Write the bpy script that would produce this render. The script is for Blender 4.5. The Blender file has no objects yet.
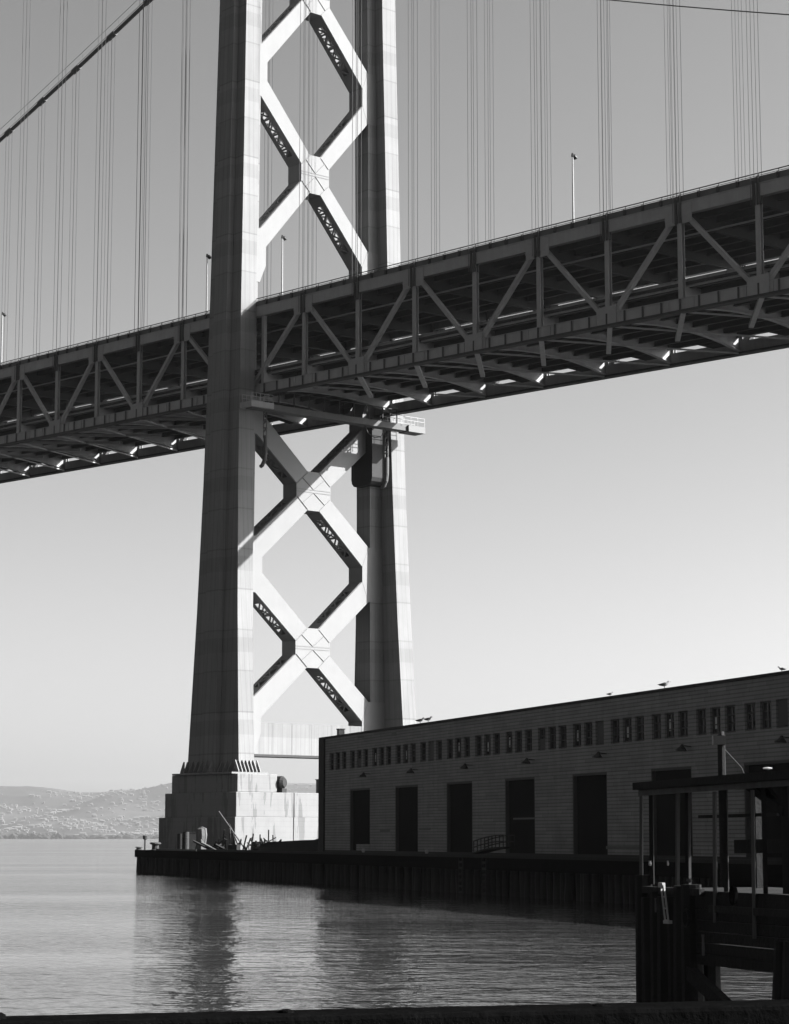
import bpy, bmesh, math, random
from mathutils import Vector, Matrix
random.seed(7)
R = math.radians
scn = bpy.context.scene
COL = scn.collection

# ------------------------------------------------------------------ helpers
class MB:
    """collects shapes and links them as ONE mesh object"""
    def __init__(s): s.v = []; s.f = []
    def poly(s, vs, fs):
        o = len(s.v); s.v += [tuple(p) for p in vs]; s.f += [tuple(i + o for i in f) for f in fs]; return s
    def hexa(s, a, b):          # a, b: two quads (lists of 4 points), joined
        return s.poly(list(a) + list(b), [(3,2,1,0),(4,5,6,7),(0,1,5,4),(1,2,6,5),(2,3,7,6),(3,0,4,7)])
    def box(s, x0, x1, y0, y1, z0, z1):
        return s.hexa([(x0,y0,z0),(x1,y0,z0),(x1,y1,z0),(x0,y1,z0)], [(x0,y0,z1),(x1,y0,z1),(x1,y1,z1),(x0,y1,z1)])
    def prism(s, pts, d):       # pts: closed outline of 3D points, d: extrusion vector
        n = len(pts); d = Vector(d); a = [Vector(p) for p in pts]; b = [p + d for p in a]
        return s.poly(a + b, [tuple(range(n))[::-1], tuple(range(n, 2*n))] + [(i, (i+1) % n, (i+1) % n + n, i + n) for i in range(n)])
    def bar(s, p, q, w, h, up=(0,0,1)):   # rectangular bar from p to q, w sideways, h along up
        p = Vector(p); q = Vector(q); d = (q - p).normalized(); up = Vector(up)
        sd = d.cross(up)
        if sd.length < 1e-4: sd = d.cross(Vector((1,0,0)))
        sd.normalize(); up = sd.cross(d).normalized()
        o = [sd*(w/2)*i + up*(h/2)*j for i, j in ((-1,-1),(1,-1),(1,1),(-1,1))]
        return s.hexa([p + x for x in o], [q + x for x in o])
    def tube(s, pts, r, n=8, caps=True):
        pts = [Vector(p) for p in pts]; rs = r if isinstance(r, (list, tuple)) else [r]*len(pts)
        o = len(s.v); ref = None
        for i, p in enumerate(pts):
            d = (pts[min(i+1, len(pts)-1)] - pts[max(i-1, 0)]).normalized()
            if ref is None: ref = Vector((1,0,0)) if abs(d.x) < .8 else Vector((0,1,0))
            a = (ref - d*ref.dot(d)).normalized(); ref = a; b = d.cross(a)
            for k in range(n):
                t = 2*math.pi*k/n; s.v.append(tuple(p + a*math.cos(t)*rs[i] + b*math.sin(t)*rs[i]))
        for i in range(len(pts)-1):
            for k in range(n):
                s.f.append((o+i*n+k, o+i*n+(k+1)%n, o+(i+1)*n+(k+1)%n, o+(i+1)*n+k))
        if caps:
            s.f.append(tuple(o+k for k in range(n))[::-1]); s.f.append(tuple(o+(len(pts)-1)*n+k for k in range(n)))
        return s
    def build(s, name, m, parent=None, loc=None, rotz=0, smooth=False, bevel=0):
        me = bpy.data.meshes.new(name); me.from_pydata(s.v, [], s.f)
        bm = bmesh.new(); bm.from_mesh(me); bmesh.ops.recalc_face_normals(bm, faces=bm.faces)
        bm.to_mesh(me); bm.free()
        if smooth:
            for p in me.polygons: p.use_smooth = True
        me.materials.append(m); o = bpy.data.objects.new(name, me); COL.objects.link(o)
        if parent: o.parent = parent
        if loc: o.location = loc
        o.rotation_euler.z = rotz
        if bevel:
            b = o.modifiers.new('bevel', 'BEVEL'); b.width = bevel; b.segments = 2; b.limit_method = 'ANGLE'
        return o
def tag(o, label=None, cat=None, group=None, kind=None):
    for k, x in (('label', label), ('category', cat), ('group', group), ('kind', kind)):
        if x: o[k] = x
    return o
def empty(name, loc=(0,0,0), rz=0):
    o = bpy.data.objects.new(name, None); COL.objects.link(o); o.location = loc; o.rotation_euler.z = rz
    o.empty_display_size = .5; return o
def copy_tree(o, parent=None, loc=None):
    c = o.copy(); COL.objects.link(c)
    if parent: c.parent = parent
    if loc is not None: c.location = loc
    for ch in list(o.children): copy_tree(ch, c)
    return c
def lerp_t(tab, x):
    if x <= tab[0][0]: return tab[0][1]
    for (a, va), (b, vb) in zip(tab, tab[1:]):
        if x <= b: return va + (vb-va)*(x-a)/(b-a)
    return tab[-1][1]

# ------------------------------------------------------------------ camera model
F = 2262.; HC = 3.7; AL = math.atan(326/F); ca, sa = math.cos(AL), math.sin(AL)
def at(px, py, Y):           # point seen at a pixel, at ground distance Y
    a = (px-394.5)/F; b = -(py-512)/F
    r = Vector((a, ca-b*sa, sa+b*ca)); r *= Y/r.y
    return Vector((r.x, Y, HC + r.z))

# ------------------------------------------------------------------ materials
MATS = {}
def mat(name, base, rough=.75, var=.2, scale=1.0, streak=0.0, metal=0.0, bump=0.0, bscale=8.0, mott=None):
    m = bpy.data.materials.new(name); m.use_nodes = True; nt = m.node_tree; N = nt.nodes; Lk = nt.links
    bs = N['Principled BSDF']; bs.inputs['Roughness'].default_value = rough; bs.inputs['Metallic'].default_value = metal; bs.inputs['Specular IOR Level'].default_value = .0 if base < .006 else .08 if base < .05 else .12
    tc = N.new('ShaderNodeTexCoord')
    def noise(sc, vec, det=5):
        mp = N.new('ShaderNodeMapping'); mp.inputs['Scale'].default_value = vec
        Lk.new(tc.outputs['Object'], mp.inputs['Vector'])
        n = N.new('ShaderNodeTexNoise'); n.inputs['Scale'].default_value = sc; n.inputs['Detail'].default_value = det
        n.inputs['Roughness'].default_value = .65
        Lk.new(mp.outputs[0], n.inputs['Vector']); return n.outputs['Fac']
    def math_(op, a, b, c=None):
        n = N.new('ShaderNodeMath'); n.operation = op
        for i, x in enumerate((a, b, c)):
            if x is None: continue
            if isinstance(x, (int, float)): n.inputs[i].default_value = x
            else: Lk.new(x, n.inputs[i])
        return n.outputs[0]
    f = math_('MULTIPLY_ADD', noise(scale, (1,1,1)), 2*var, 1-var)
    if streak:
        g = math_('MULTIPLY_ADD', noise(1.0, (1.6,1.6,.07), 3), 2*streak, 1-streak); f = math_('MULTIPLY', f, g)
    if mott: f = mott(N, Lk, tc, math_, noise, f)
    v = math_('MULTIPLY', f, base)
    cb = N.new('ShaderNodeCombineColor')
    for i in range(3): Lk.new(v, cb.inputs[i])
    Lk.new(cb.outputs[0], bs.inputs['Base Color'])
    if bump:
        b = N.new('ShaderNodeBump'); b.inputs['Strength'].default_value = bump; b.inputs['Distance'].default_value = .05
        Lk.new(noise(bscale, (1,1,1)), b.inputs['Height']); Lk.new(b.outputs[0], bs.inputs['Normal'])
    MATS[name] = m; return m
def leg_pat(N, Lk, tc, M_, noise, f):
    """riveted plates: splice bands, plate edges and thin vertical seams"""
    sx = N.new('ShaderNodeSeparateXYZ'); Lk.new(tc.outputs['Object'], sx.inputs[0]); z = sx.outputs['Z']
    fr = M_('FRACT', M_('DIVIDE', z, 9.6), 0)
    band = M_('MULTIPLY', M_('GREATER_THAN', fr, .62), M_('LESS_THAN', fr, .8))
    fr2 = M_('FRACT', M_('DIVIDE', M_('ADD', z, 1.1), 4.8), 0)
    line = M_('LESS_THAN', fr2, .035)
    xy = M_('ADD', M_('MULTIPLY', sx.outputs['X'], 1.35), M_('MULTIPLY', sx.outputs['Y'], 1.0))
    fr3 = M_('FRACT', M_('DIVIDE', xy, .93), 0)
    seam = M_('LESS_THAN', fr3, .1)
    d = M_('SUBTRACT', 1.0, M_('MULTIPLY', band, .12))
    d = M_('SUBTRACT', d, M_('MULTIPLY', line, .22))
    d = M_('SUBTRACT', d, M_('MULTIPLY', seam, .22))
    wn = N.new('ShaderNodeTexWhiteNoise'); wn.noise_dimensions = '1D'
    Lk.new(M_('FLOOR', M_('DIVIDE', M_('ADD', z, 1.1), 4.8), 0), wn.inputs['W'])
    d = M_('ADD', d, M_('MULTIPLY_ADD', wn.outputs['Value'], .12, -.06))
    return M_('MULTIPLY', f, d)
def conc_pat(N, Lk, tc, M_, noise, f):
    sx = N.new('ShaderNodeSeparateXYZ'); Lk.new(tc.outputs['Object'], sx.inputs[0]); z = sx.outputs['Z']
    fr = M_('FRACT', M_('DIVIDE', z, .62), 0)
    ln = M_('LESS_THAN', fr, .07)
    st = noise(1.0, (1.1, 1.1, .10), 4)
    stain = M_('MULTIPLY', M_('GREATER_THAN', st, .55), .30)
    return M_('MULTIPLY', f, M_('SUBTRACT', M_('SUBTRACT', 1.0, M_('MULTIPLY', ln, .10)), stain))
def wall_pat(N, Lk, tc, M_, noise, f):
    sx = N.new('ShaderNodeSeparateXYZ'); Lk.new(tc.outputs['Object'], sx.inputs[0])
    fr = M_('FRACT', M_('DIVIDE', sx.outputs['Z'], .23), 0)
    ln = M_('LESS_THAN', fr, .30)
    row = M_('FLOOR', M_('DIVIDE', sx.outputs['Z'], .23), 0)
    wn = N.new('ShaderNodeTexWhiteNoise'); wn.noise_dimensions = '1D'; Lk.new(row, wn.inputs['W'])
    # panel joints staggered by row
    xx = M_('DIVIDE', M_('ADD', sx.outputs['X'], M_('MULTIPLY', wn.outputs['Value'], 9)), 2.4)
    j = M_('LESS_THAN', M_('FRACT', xx, 0), .025)
    wn2 = N.new('ShaderNodeTexWhiteNoise'); wn2.noise_dimensions = '2D'
    cb = N.new('ShaderNodeCombineXYZ'); Lk.new(M_('FLOOR', xx, 0), cb.inputs[0]); Lk.new(row, cb.inputs[1]); Lk.new(cb.outputs[0], wn2.inputs['Vector'])
    g = M_('SUBTRACT', 1.0, M_('MULTIPLY', ln, .40))
    g = M_('SUBTRACT', g, M_('MULTIPLY', j, .25))
    g = M_('MULTIPLY', g, M_('MULTIPLY_ADD', wn2.outputs['Value'], .22, .89))
    return M_('MULTIPLY', f, g)
def wood_pat(N, Lk, tc, M_, noise, f):
    g = noise(1.0, (6, 6, .5), 4)
    return M_('MULTIPLY', f, M_('MULTIPLY_ADD', g, 1.2, .4))
def gusset_pat(N, Lk, tc, M_, noise, f):
    vo = N.new('ShaderNodeTexVoronoi'); vo.inputs['Scale'].default_value = 2.4
    Lk.new(tc.outputs['Object'], vo.inputs['Vector'])
    d = M_('LESS_THAN', vo.outputs['Distance'], .09)
    return M_('MULTIPLY', f, M_('SUBTRACT', 1.0, M_('MULTIPLY', d, .15)))
def hill_pat(N, Lk, tc, M_, noise, f):
    g = noise(.0022, (1, 1, 1), 8); h = noise(.012, (1, 1, 1), 4)
    return M_('MULTIPLY', f, M_('MULTIPLY', M_('MULTIPLY_ADD', g, 2.6, -.3), M_('MULTIPLY_ADD', h, .9, .55)))

mat('tower_steel', .096, .85, .12, .35, .26, mott=leg_pat)
mat('brace_steel', .106, .85, .09, .5, .05, mott=gusset_pat)
mat('seam_steel', .088, .85, .1, .5)
mat('truss_steel', .15, .6, .20, .8, .18, mott=gusset_pat)
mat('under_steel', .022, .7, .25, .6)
mat('gusset_steel', .15, .8, .15, 1.5, .1, mott=gusset_pat)
mat('inner_steel', .05, .7, .25, .6)
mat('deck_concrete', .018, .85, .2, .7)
mat('concrete', .096, .85, .14, .5, .10, mott=conc_pat, bump=.3)
mat('wire', .01, .6, .1)
mat('rope', .04, .6, .1)
mat('lamp_metal', .15, .5, .1)
mat('lamp_dark', .015, .4, .1)
mat('wall', .112, .85, .32, .35, .22, mott=wall_pat)
mat('trim', .012, .8, .2)
mat('door', .005, .6, .3, .8, .15)
mat('frame', .03, .7, .2)
mat('glass', .012, .12, .4, 1.5)
mat('glint', .25, .8, .3, 2)
mat('roofing', .03, .9, .2)
mat('timber', .010, .85, .35, 1.2, .2, mott=wood_pat, bump=.6)
mat('timber_light', .04, .8, .3, 1.2, .2, mott=wood_pat)
mat('timber_old', .0075, .9, .5, 2, .3, mott=wood_pat, bump=.6)
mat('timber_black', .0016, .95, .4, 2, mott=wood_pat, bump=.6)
mat('pale', .17, .8, .25, 1.5, .1)
mat('midgrey', .05, .7, .25, 1.5)
mat('rust', .02, .7, .4, 2)
mat('gull_white', .1, .8, .05); mat('gull_grey', .02, .8, .1)
mat('hill', .026, 1.0, .1, .001, mott=hill_pat)
mat('hill_far', .03, 1.0, .1, .001)
mat('town_white', .085, .8, .2, .01); mat('town_dark', .02, .9, .3, .01)

# ------------------------------------------------------------------ light, sky, camera
PHI = R(40.3)
U = Vector((math.cos(PHI), math.sin(PHI), 0)); V = Vector((math.sin(PHI), -math.cos(PHI), 0))
TW = Vector((-10.7587, 274.5247, 0))
SU, SV, SZ = .63, .62, .54
sdir = (U*SU + V*SV + Vector((0,0,SZ))).normalized()
elev = math.asin(sdir.z); azim = math.atan2(sdir.x, sdir.y)
w = bpy.data.worlds.new('World'); scn.world = w; w.use_nodes = True; nt = w.node_tree
bg = nt.nodes['Background']; sky = nt.nodes.new('ShaderNodeTexSky'); sky.sky_type = 'NISHITA'; sky.sun_disc = False
sky.sun_elevation = elev; sky.sun_rotation = azim; sky.air_density = .5; sky.dust_density = 2.4; sky.ozone_density = 1.0; sky.altitude = 0
sep = nt.nodes.new('ShaderNodeSeparateColor'); nt.links.new(sky.outputs[0], sep.inputs[0])   # black-and-white film through a red filter
mm = nt.nodes.new('ShaderNodeMath'); mm.operation = 'POWER'; nt.links.new(sep.outputs[0], mm.inputs[0]); mm.inputs[1].default_value = 1.2
cmb = nt.nodes.new('ShaderNodeCombineColor')
for i in range(3): nt.links.new(mm.outputs[0], cmb.inputs[i])
nt.links.new(cmb.outputs[0], bg.inputs['Color']); bg.inputs['Strength'].default_value = .0505
sl = bpy.data.lights.new('sun', 'SUN'); sl.energy = 5.0; sl.angle = R(.5); sl.color = (1, 1, 1)
so = bpy.data.objects.new('sun', sl); COL.objects.link(so); so.rotation_euler = (-sdir).to_track_quat('-Z', 'Y').to_euler(); so.location = (60, 0, 90)

cam = bpy.data.cameras.new('camera'); co = bpy.data.objects.new('camera', cam); COL.objects.link(co); scn.camera = co
co.location = (0, 0, HC); co.rotation_euler = (R(90) + AL, 0, 0)
cam.sensor_fit = 'HORIZONTAL'; cam.sensor_width = 36; cam.lens = 36*F/789; cam.clip_start = .5; cam.clip_end = 60000
scn.view_settings.view_transform = 'Standard'; scn.view_settings.look = 'None'; scn.view_settings.gamma = 1
scn.view_settings.exposure = 2.7
scn.cycles.use_denoising = True; scn.cycles.max_bounces = 5; scn.cycles.volume_bounces = 0
scn.cycles.use_adaptive_sampling = True

# ------------------------------------------------------------------ tower
def P(u, v, z): return (u, -v, z)        # bridge frame: u across, v towards the near shore
ROOT = lambda name: empty(name, TW, PHI)
tower = tag(ROOT('bridge_tower'), 'pale riveted steel suspension bridge tower with two legs joined by X braces', 'bridge tower')
D_T = [(11.4,5.15),(13.4,5.02),(18,4.75),(24.5,4.4),(30,4.1),(36.5,3.85),(46,3.52),(55.7,3.33),(68,3.2),(85,3.03),(106,2.8),(145,2.5)]
C_T = [(11.4,12.62),(18,12.5),(55,11.75),(106,10.85),(145,10.35)]
I_T = [(11.4,9.15),(30,9.05),(50,8.95),(75,8.7),(100,8.5),(145,8.2)]
TOP = 143.
zs = [11.1,13.4,18,24.5,30,36.5,46,55.7,68,85,106,125,TOP]
CV = 1.3
for sgn in (-1, 1):
    mb = MB(); rings = []
    for z in zs:
        D = lerp_t(D_T, z); c = lerp_t(C_T, z); i_ = lerp_t(I_T, z); a, b = c-1.1, c+1.1; o_ = b+.75
        sec = [(i_,-CV),(a,-CV),(a,-D),(b,-D),(b,-CV),(o_,-CV),(o_,CV),(b,CV),(b,D),(a,D),(a,CV),(i_,CV)]
        rings.append([P(sgn*u_, v_, z) for u_, v_ in sec])
    n = 12; vs = sum(rings, []); fs = []
    for k in range(len(zs)-1):
        for j in range(n): fs.append((k*n+j, k*n+(j+1)%n, (k+1)*n+(j+1)%n, (k+1)*n+j))
    t0 = (len(zs)-1)*n
    for base in (0, t0): fs += [(base+0,base+1,base+10,base+11),(base+1,base+4,base+7,base+10),(base+1,base+2,base+3,base+4),(base+4,base+5,base+6,base+7),(base+7,base+8,base+9,base+10)]
    mb.poly(vs, fs)
    leg = mb.build('leg', MATS['tower_steel'], tower)
    # base plate and ribs
    zb = 11.02; D = lerp_t(D_T, zb); c = lerp_t(C_T, zb)
    bp = MB(); bp.box(sgn*c-2.7, sgn*c+2.5, -(D+.8), D+.8, 11.005, 11.2) if sgn < 0 else bp.box(c-2.5, c+2.7, -(D+.8), D+.8, 11.005, 11.2)
    bp.build('base_plate', MATS['tower_steel'], tower)
    def rib(p, d, th):
        r = MB(); p = Vector(p); d = Vector(d); s = Vector((-d.y, d.x, 0)).normalized()*th
        q = [p, p+d*.8, p+d*.76+Vector((0,0,.2)), p+d*.12+Vector((0,0,1.4)), p+Vector((0,0,1.4))]
        r.prism([x - s/2 for x in q], s); r.build('rib', MATS['tower_steel'], tower)
    for k in range(7):
        u_ = c - 1.5 + 3.1*k/6
        for s2 in (-1, 1): rib(P(sgn*u_, s2*(D-.1), 11.2), (0, -s2, 0), .13)
    for k in range(11):
        v_ = -D + .25 + (2*D-.5)*k/10
        off = 1.8 if abs(v_) <= CV else 1.05
        rib(P(sgn*(c+off), v_, 11.2), (sgn, 0, 0), .13)
    # saddle housing on top
    sd = MB(); sd.hexa([P(sgn*10.35-1.3,-3,TOP),P(sgn*10.35+1.3,-3,TOP),P(sgn*10.35+1.3,3,TOP),P(sgn*10.35-1.3,3,TOP)],
                       [P(sgn*10.35-.8,-1.6,TOP+2.6),P(sgn*10.35+.8,-1.6,TOP+2.6),P(sgn*10.35+.8,1.6,TOP+2.6),P(sgn*10.35-.8,1.6,TOP+2.6)])
    sd.build('cable_saddle', MATS['tower_steel'], tower)

BV = 1.32   # half thickness of the bracing plane
def lat_side(mb, p, q, lace=True):
    """side face of a brace along edge p->q (u,z), flanges at the faces and lacing between"""
    p = Vector((p[0], 0, p[1])); q = Vector((q[0], 0, q[1])); d = q-p; Ln = d.length; d.normalize(); nrm = Vector((-d.z, 0, d.x))*.06
    def plate(s0, s1, v0, v1):
        a = p + d*s0; b = p + d*s1
        c4 = [Vector((a.x, v0, a.z)), Vector((b.x, v0, b.z)), Vector((b.x, v1, b.z)), Vector((a.x, v1, a.z))]
        mb.hexa([x - nrm for x in c4], [x + nrm for x in c4])
    e0, e1 = (Ln*.13, Ln*.80) if lace else (Ln, Ln)
    plate(0, e0, -BV+.13, BV-.13)
    if not lace: return
    plate(e1, Ln, -BV+.13, BV-.13)
    plate(e0, e1, -BV+.13, -.62); plate(e0, e1, .62, BV-.13)
    n = max(4, int((e1-e0)/.95)); st = (e1-e0)/n
    for k in range(n):
        s0 = e0 + k*st; s1 = s0 + st; a = p + d*s0; b = p + d*s1; sg = 1 if k % 2 else -1
        w_ = d*.13
        c4 = [Vector((a.x, -.64*sg, a.z))-w_, Vector((a.x, -.64*sg, a.z))+w_, Vector((b.x, .64*sg, b.z))+w_, Vector((b.x, .64*sg, b.z))-w_]
        mb.hexa([x - nrm*.8 for x in c4], [x + nrm*.8 for x in c4])
        if k % 2 == 0: plate(s1-.12, s1+.12, -.62, .62)
def brace(quad):
    """quad: p0,p1 (edge A) and p2,p3 (edge B) as (u,z); A from p0 to p1, B from p3 to p2"""
    mb = MB()
    for v0 in (-BV, BV-.14):
        mb.prism([P(a, v0, b) for a, b in quad], (0, -.14, 0))
    lat_side(mb, quad[0], quad[1]); lat_side(mb, quad[3], quad[2])
    return mb.build('diagonal_brace', MATS['brace_steel'], tower)
def shell(name, pts, v=BV+.02, m='brace_steel'):
    """box gusset: front and back plates joined by closed sides"""
    mb = MB(); mb.prism([P(a, -v, b) for a, b in pts], (0, -2*v, 0)); return mb.build(name, MATS[m], tower)
def xpanel(zc, znu, znl, up, oct_, parts='ul ur ll lr'):
    ax, az, bx, bz = oct_      # octagon (±ax, ±az) top flat, (±bx, ±bz) side flat
    ki, kz, ko, koz = up       # inner kink, half height, outer point, half height
    shell('center_gusset', [(-ax,zc+az),(ax,zc+az),(bx,zc+bz),(bx,zc-bz),(ax,zc-az),(-ax,zc-az),(-bx,zc-bz),(-bx,zc+bz)])
    mb = MB(); vf = BV+.02
    for h in (-.16, .16): mb.box(-bx+.05, bx-.05, -vf-.035, -vf+.01, zc+h-.05, zc+h+.05)
    for q in (-1, 1):
        for h in (-1, 1):
            mb.bar((q*(ax-.05), -vf-.012, zc+h*(az-.1)), (q*(bx-.1), -vf-.012, zc+h*(bz-.05)), .05, .09, up=(0,1,0))
            mb.bar((0, -vf-.012, zc+h*.2), (q*(ax+bx)/2*.95, -vf-.012, zc+h*(az+bz)/2*.95), .05, .10, up=(0,1,0))
    mb.build('splice_plate', MATS['seam_steel'], tower)
    for s in (-1, 1):
        if znu: brace([(s*ax, zc+az), (s*ki, znu-kz), (s*ko, znu-koz), (s*bx, zc+bz)])
        if znl: brace([(s*ax, zc-az), (s*ki, znl+kz), (s*ko, znl+koz), (s*bx, zc-bz)])
def legnode(zn, up, half=None):
    ki, kz, ko, koz = up
    for s in (-1, 1):
        e = lerp_t(C_T, zn)-1.05
        pts = [(s*ki, zn+kz), (s*ki, zn-kz), (s*ko, zn-koz), (s*e, zn-koz), (s*e, zn+koz), (s*ko, zn+koz)]
        shell('leg_gusset', pts)
UPN = (7.6, 1.2, 8.5, 3.35); UPO = (.88, 2.45, 2.2, 1.15)
LON = (7.75, .95, 8.75, 3.4); LOO = (.95, 2.4, 2.65, .85)
ZU = [73.9, 97.35, 120.8]
xpanel(85.6, 97.35, 73.9, UPN, UPO); xpanel(109.07, 120.8, 97.35, UPN, UPO); xpanel(132.0, None, 120.8, UPN, UPO)
xpanel(45.65, 55.2, 36.05, LON, LOO); xpanel(26.45, 36.05, 16.9, LON, LOO)
for z in ZU: legnode(z, UPN)
for z in (55.2, 36.05, 16.9): legnode(z, LON)
MB().box(-10.2, 10.2, -1.6, 1.6, 134.5, 141.5).build('portal_strut', MATS['brace_steel'], tower)
MB().box(-9.1, 9.1, -1.3, 1.3, 13.5, 17.25).build('portal_strut', MATS['tower_steel'], tower)
mb = MB()
for k in range(7): mb.box(-9+k*3-.06, -9+k*3+.06, -1.318, -1.3, 13.5, 17.25)
mb.build('strut_stiffener', MATS['tower_steel'], tower)
MB().box(-9.05, 9.05, -1.42, 1.3, 13.22, 13.497).build('strut_flange_shade', MATS['under_steel'], tower)  # flange strip coloured dark to stand in for the strut's shaded underside
# housing for the deck bearing at the far leg, with rounded lower edge, and the matching one at the near leg
for s in (1, -1):
    pts = []
    x0, x1 = (7.3, 11.7) if s > 0 else (-10.4, -9.6)
    if s > 0:
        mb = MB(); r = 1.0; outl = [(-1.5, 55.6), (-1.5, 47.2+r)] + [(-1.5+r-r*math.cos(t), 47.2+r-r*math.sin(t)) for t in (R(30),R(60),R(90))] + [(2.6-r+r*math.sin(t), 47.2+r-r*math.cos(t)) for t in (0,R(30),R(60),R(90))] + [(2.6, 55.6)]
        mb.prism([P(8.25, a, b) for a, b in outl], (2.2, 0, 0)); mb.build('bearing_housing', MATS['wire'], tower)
# ladders with a curved drain foot on each leg
for uu, vv, z0, z1 in ((-9.2, 3.6, 47.6, 55.3), (8.9, 4.6, 46.8, 55.4)):
    mb = MB()
    for d in (-.28, .28): mb.bar(P(uu, vv+d, z0+3.4), P(uu, vv+d, z1), .09, .09)
    for k in range(9): mb.bar(P(uu, vv-.28, z0+3.6+k*.48), P(uu, vv+.28, z0+3.6+k*.48+(.4 if k%2 else 0)), .2, .08)
    mb.tube([P(uu, vv+.1, z0+3.6), P(uu, vv+.1, z0+1.6), P(uu, vv-.05, z0+.7), P(uu, vv-.5, z0+.1), P(uu, vv-.8, z0)], .24, 8)
    mb.build('drain_pipe', MATS['midgrey'], tower)

# ------------------------------------------------------------------ concrete pier
pier = tag(ROOT('concrete_pier'), 'stepped concrete footing under the bridge tower, stained and sunlit on its right face', 'bridge pier')
G = 'concrete'
for s in (-1, 1):
    MB().box(s*12.1-2.85, s*12.1+2.85, -6.55, 6.55, 8.9, 11.0).build('pedestal', MATS[G], pier, bevel=.08)
for k, (us, vs_, z0, z1) in enumerate(((15.55, 7.1, 6.07, 8.897), (16.05, 7.6, -6.0, 6.067))):
    mb = MB()
    # blocks with narrow joints between them
    cuts = [-us, -7.2-(.45 if k else 0), 0, 7.2, us]
    for a, b in zip(cuts, cuts[1:]):
        mb.box(a+.04, b-.04, -vs_, vs_, z0, z1)
    mb.box(-us+.3, us-.3, -vs_+.2, vs_-.2, z0+.01, z1-.03)
    mb.build('footing_step', MATS[G], pier, bevel=.06)
mb = MB()
mb.box(-.55, .55, -.55, .55, 0, .5)
mb.tube([(0,-.62,1.15),(0,-.3,1.15),(0,.3,1.15),(0,.62,1.15)], [.5,.78,.78,.5], 14); mb.bar((0,0,.4),(0,0,1.0),.5,.5)
o = mb.build('winch_drum', MATS['lamp_dark'], None, loc=TW+U*-8.6+V*6.3+Vector((0,0,8.9)), rotz=PHI+.4)
tag(o, 'small dark winch drum standing on the sunlit concrete ledge beside the tower foot', 'winch')
mb = MB(); mb.box(-.55,.55,-.5,.5,0,1.55); mb.box(-.62,.62,-.57,.57,1.55,1.65)
o = mb.build('equipment_cabinet', MATS['midgrey'], None, loc=TW+U*-2.3+V*6.2+Vector((0,0,8.9)), rotz=PHI)
tag(o, 'grey equipment cabinet on the concrete ledge against the warehouse corner', 'cabinet')

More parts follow.
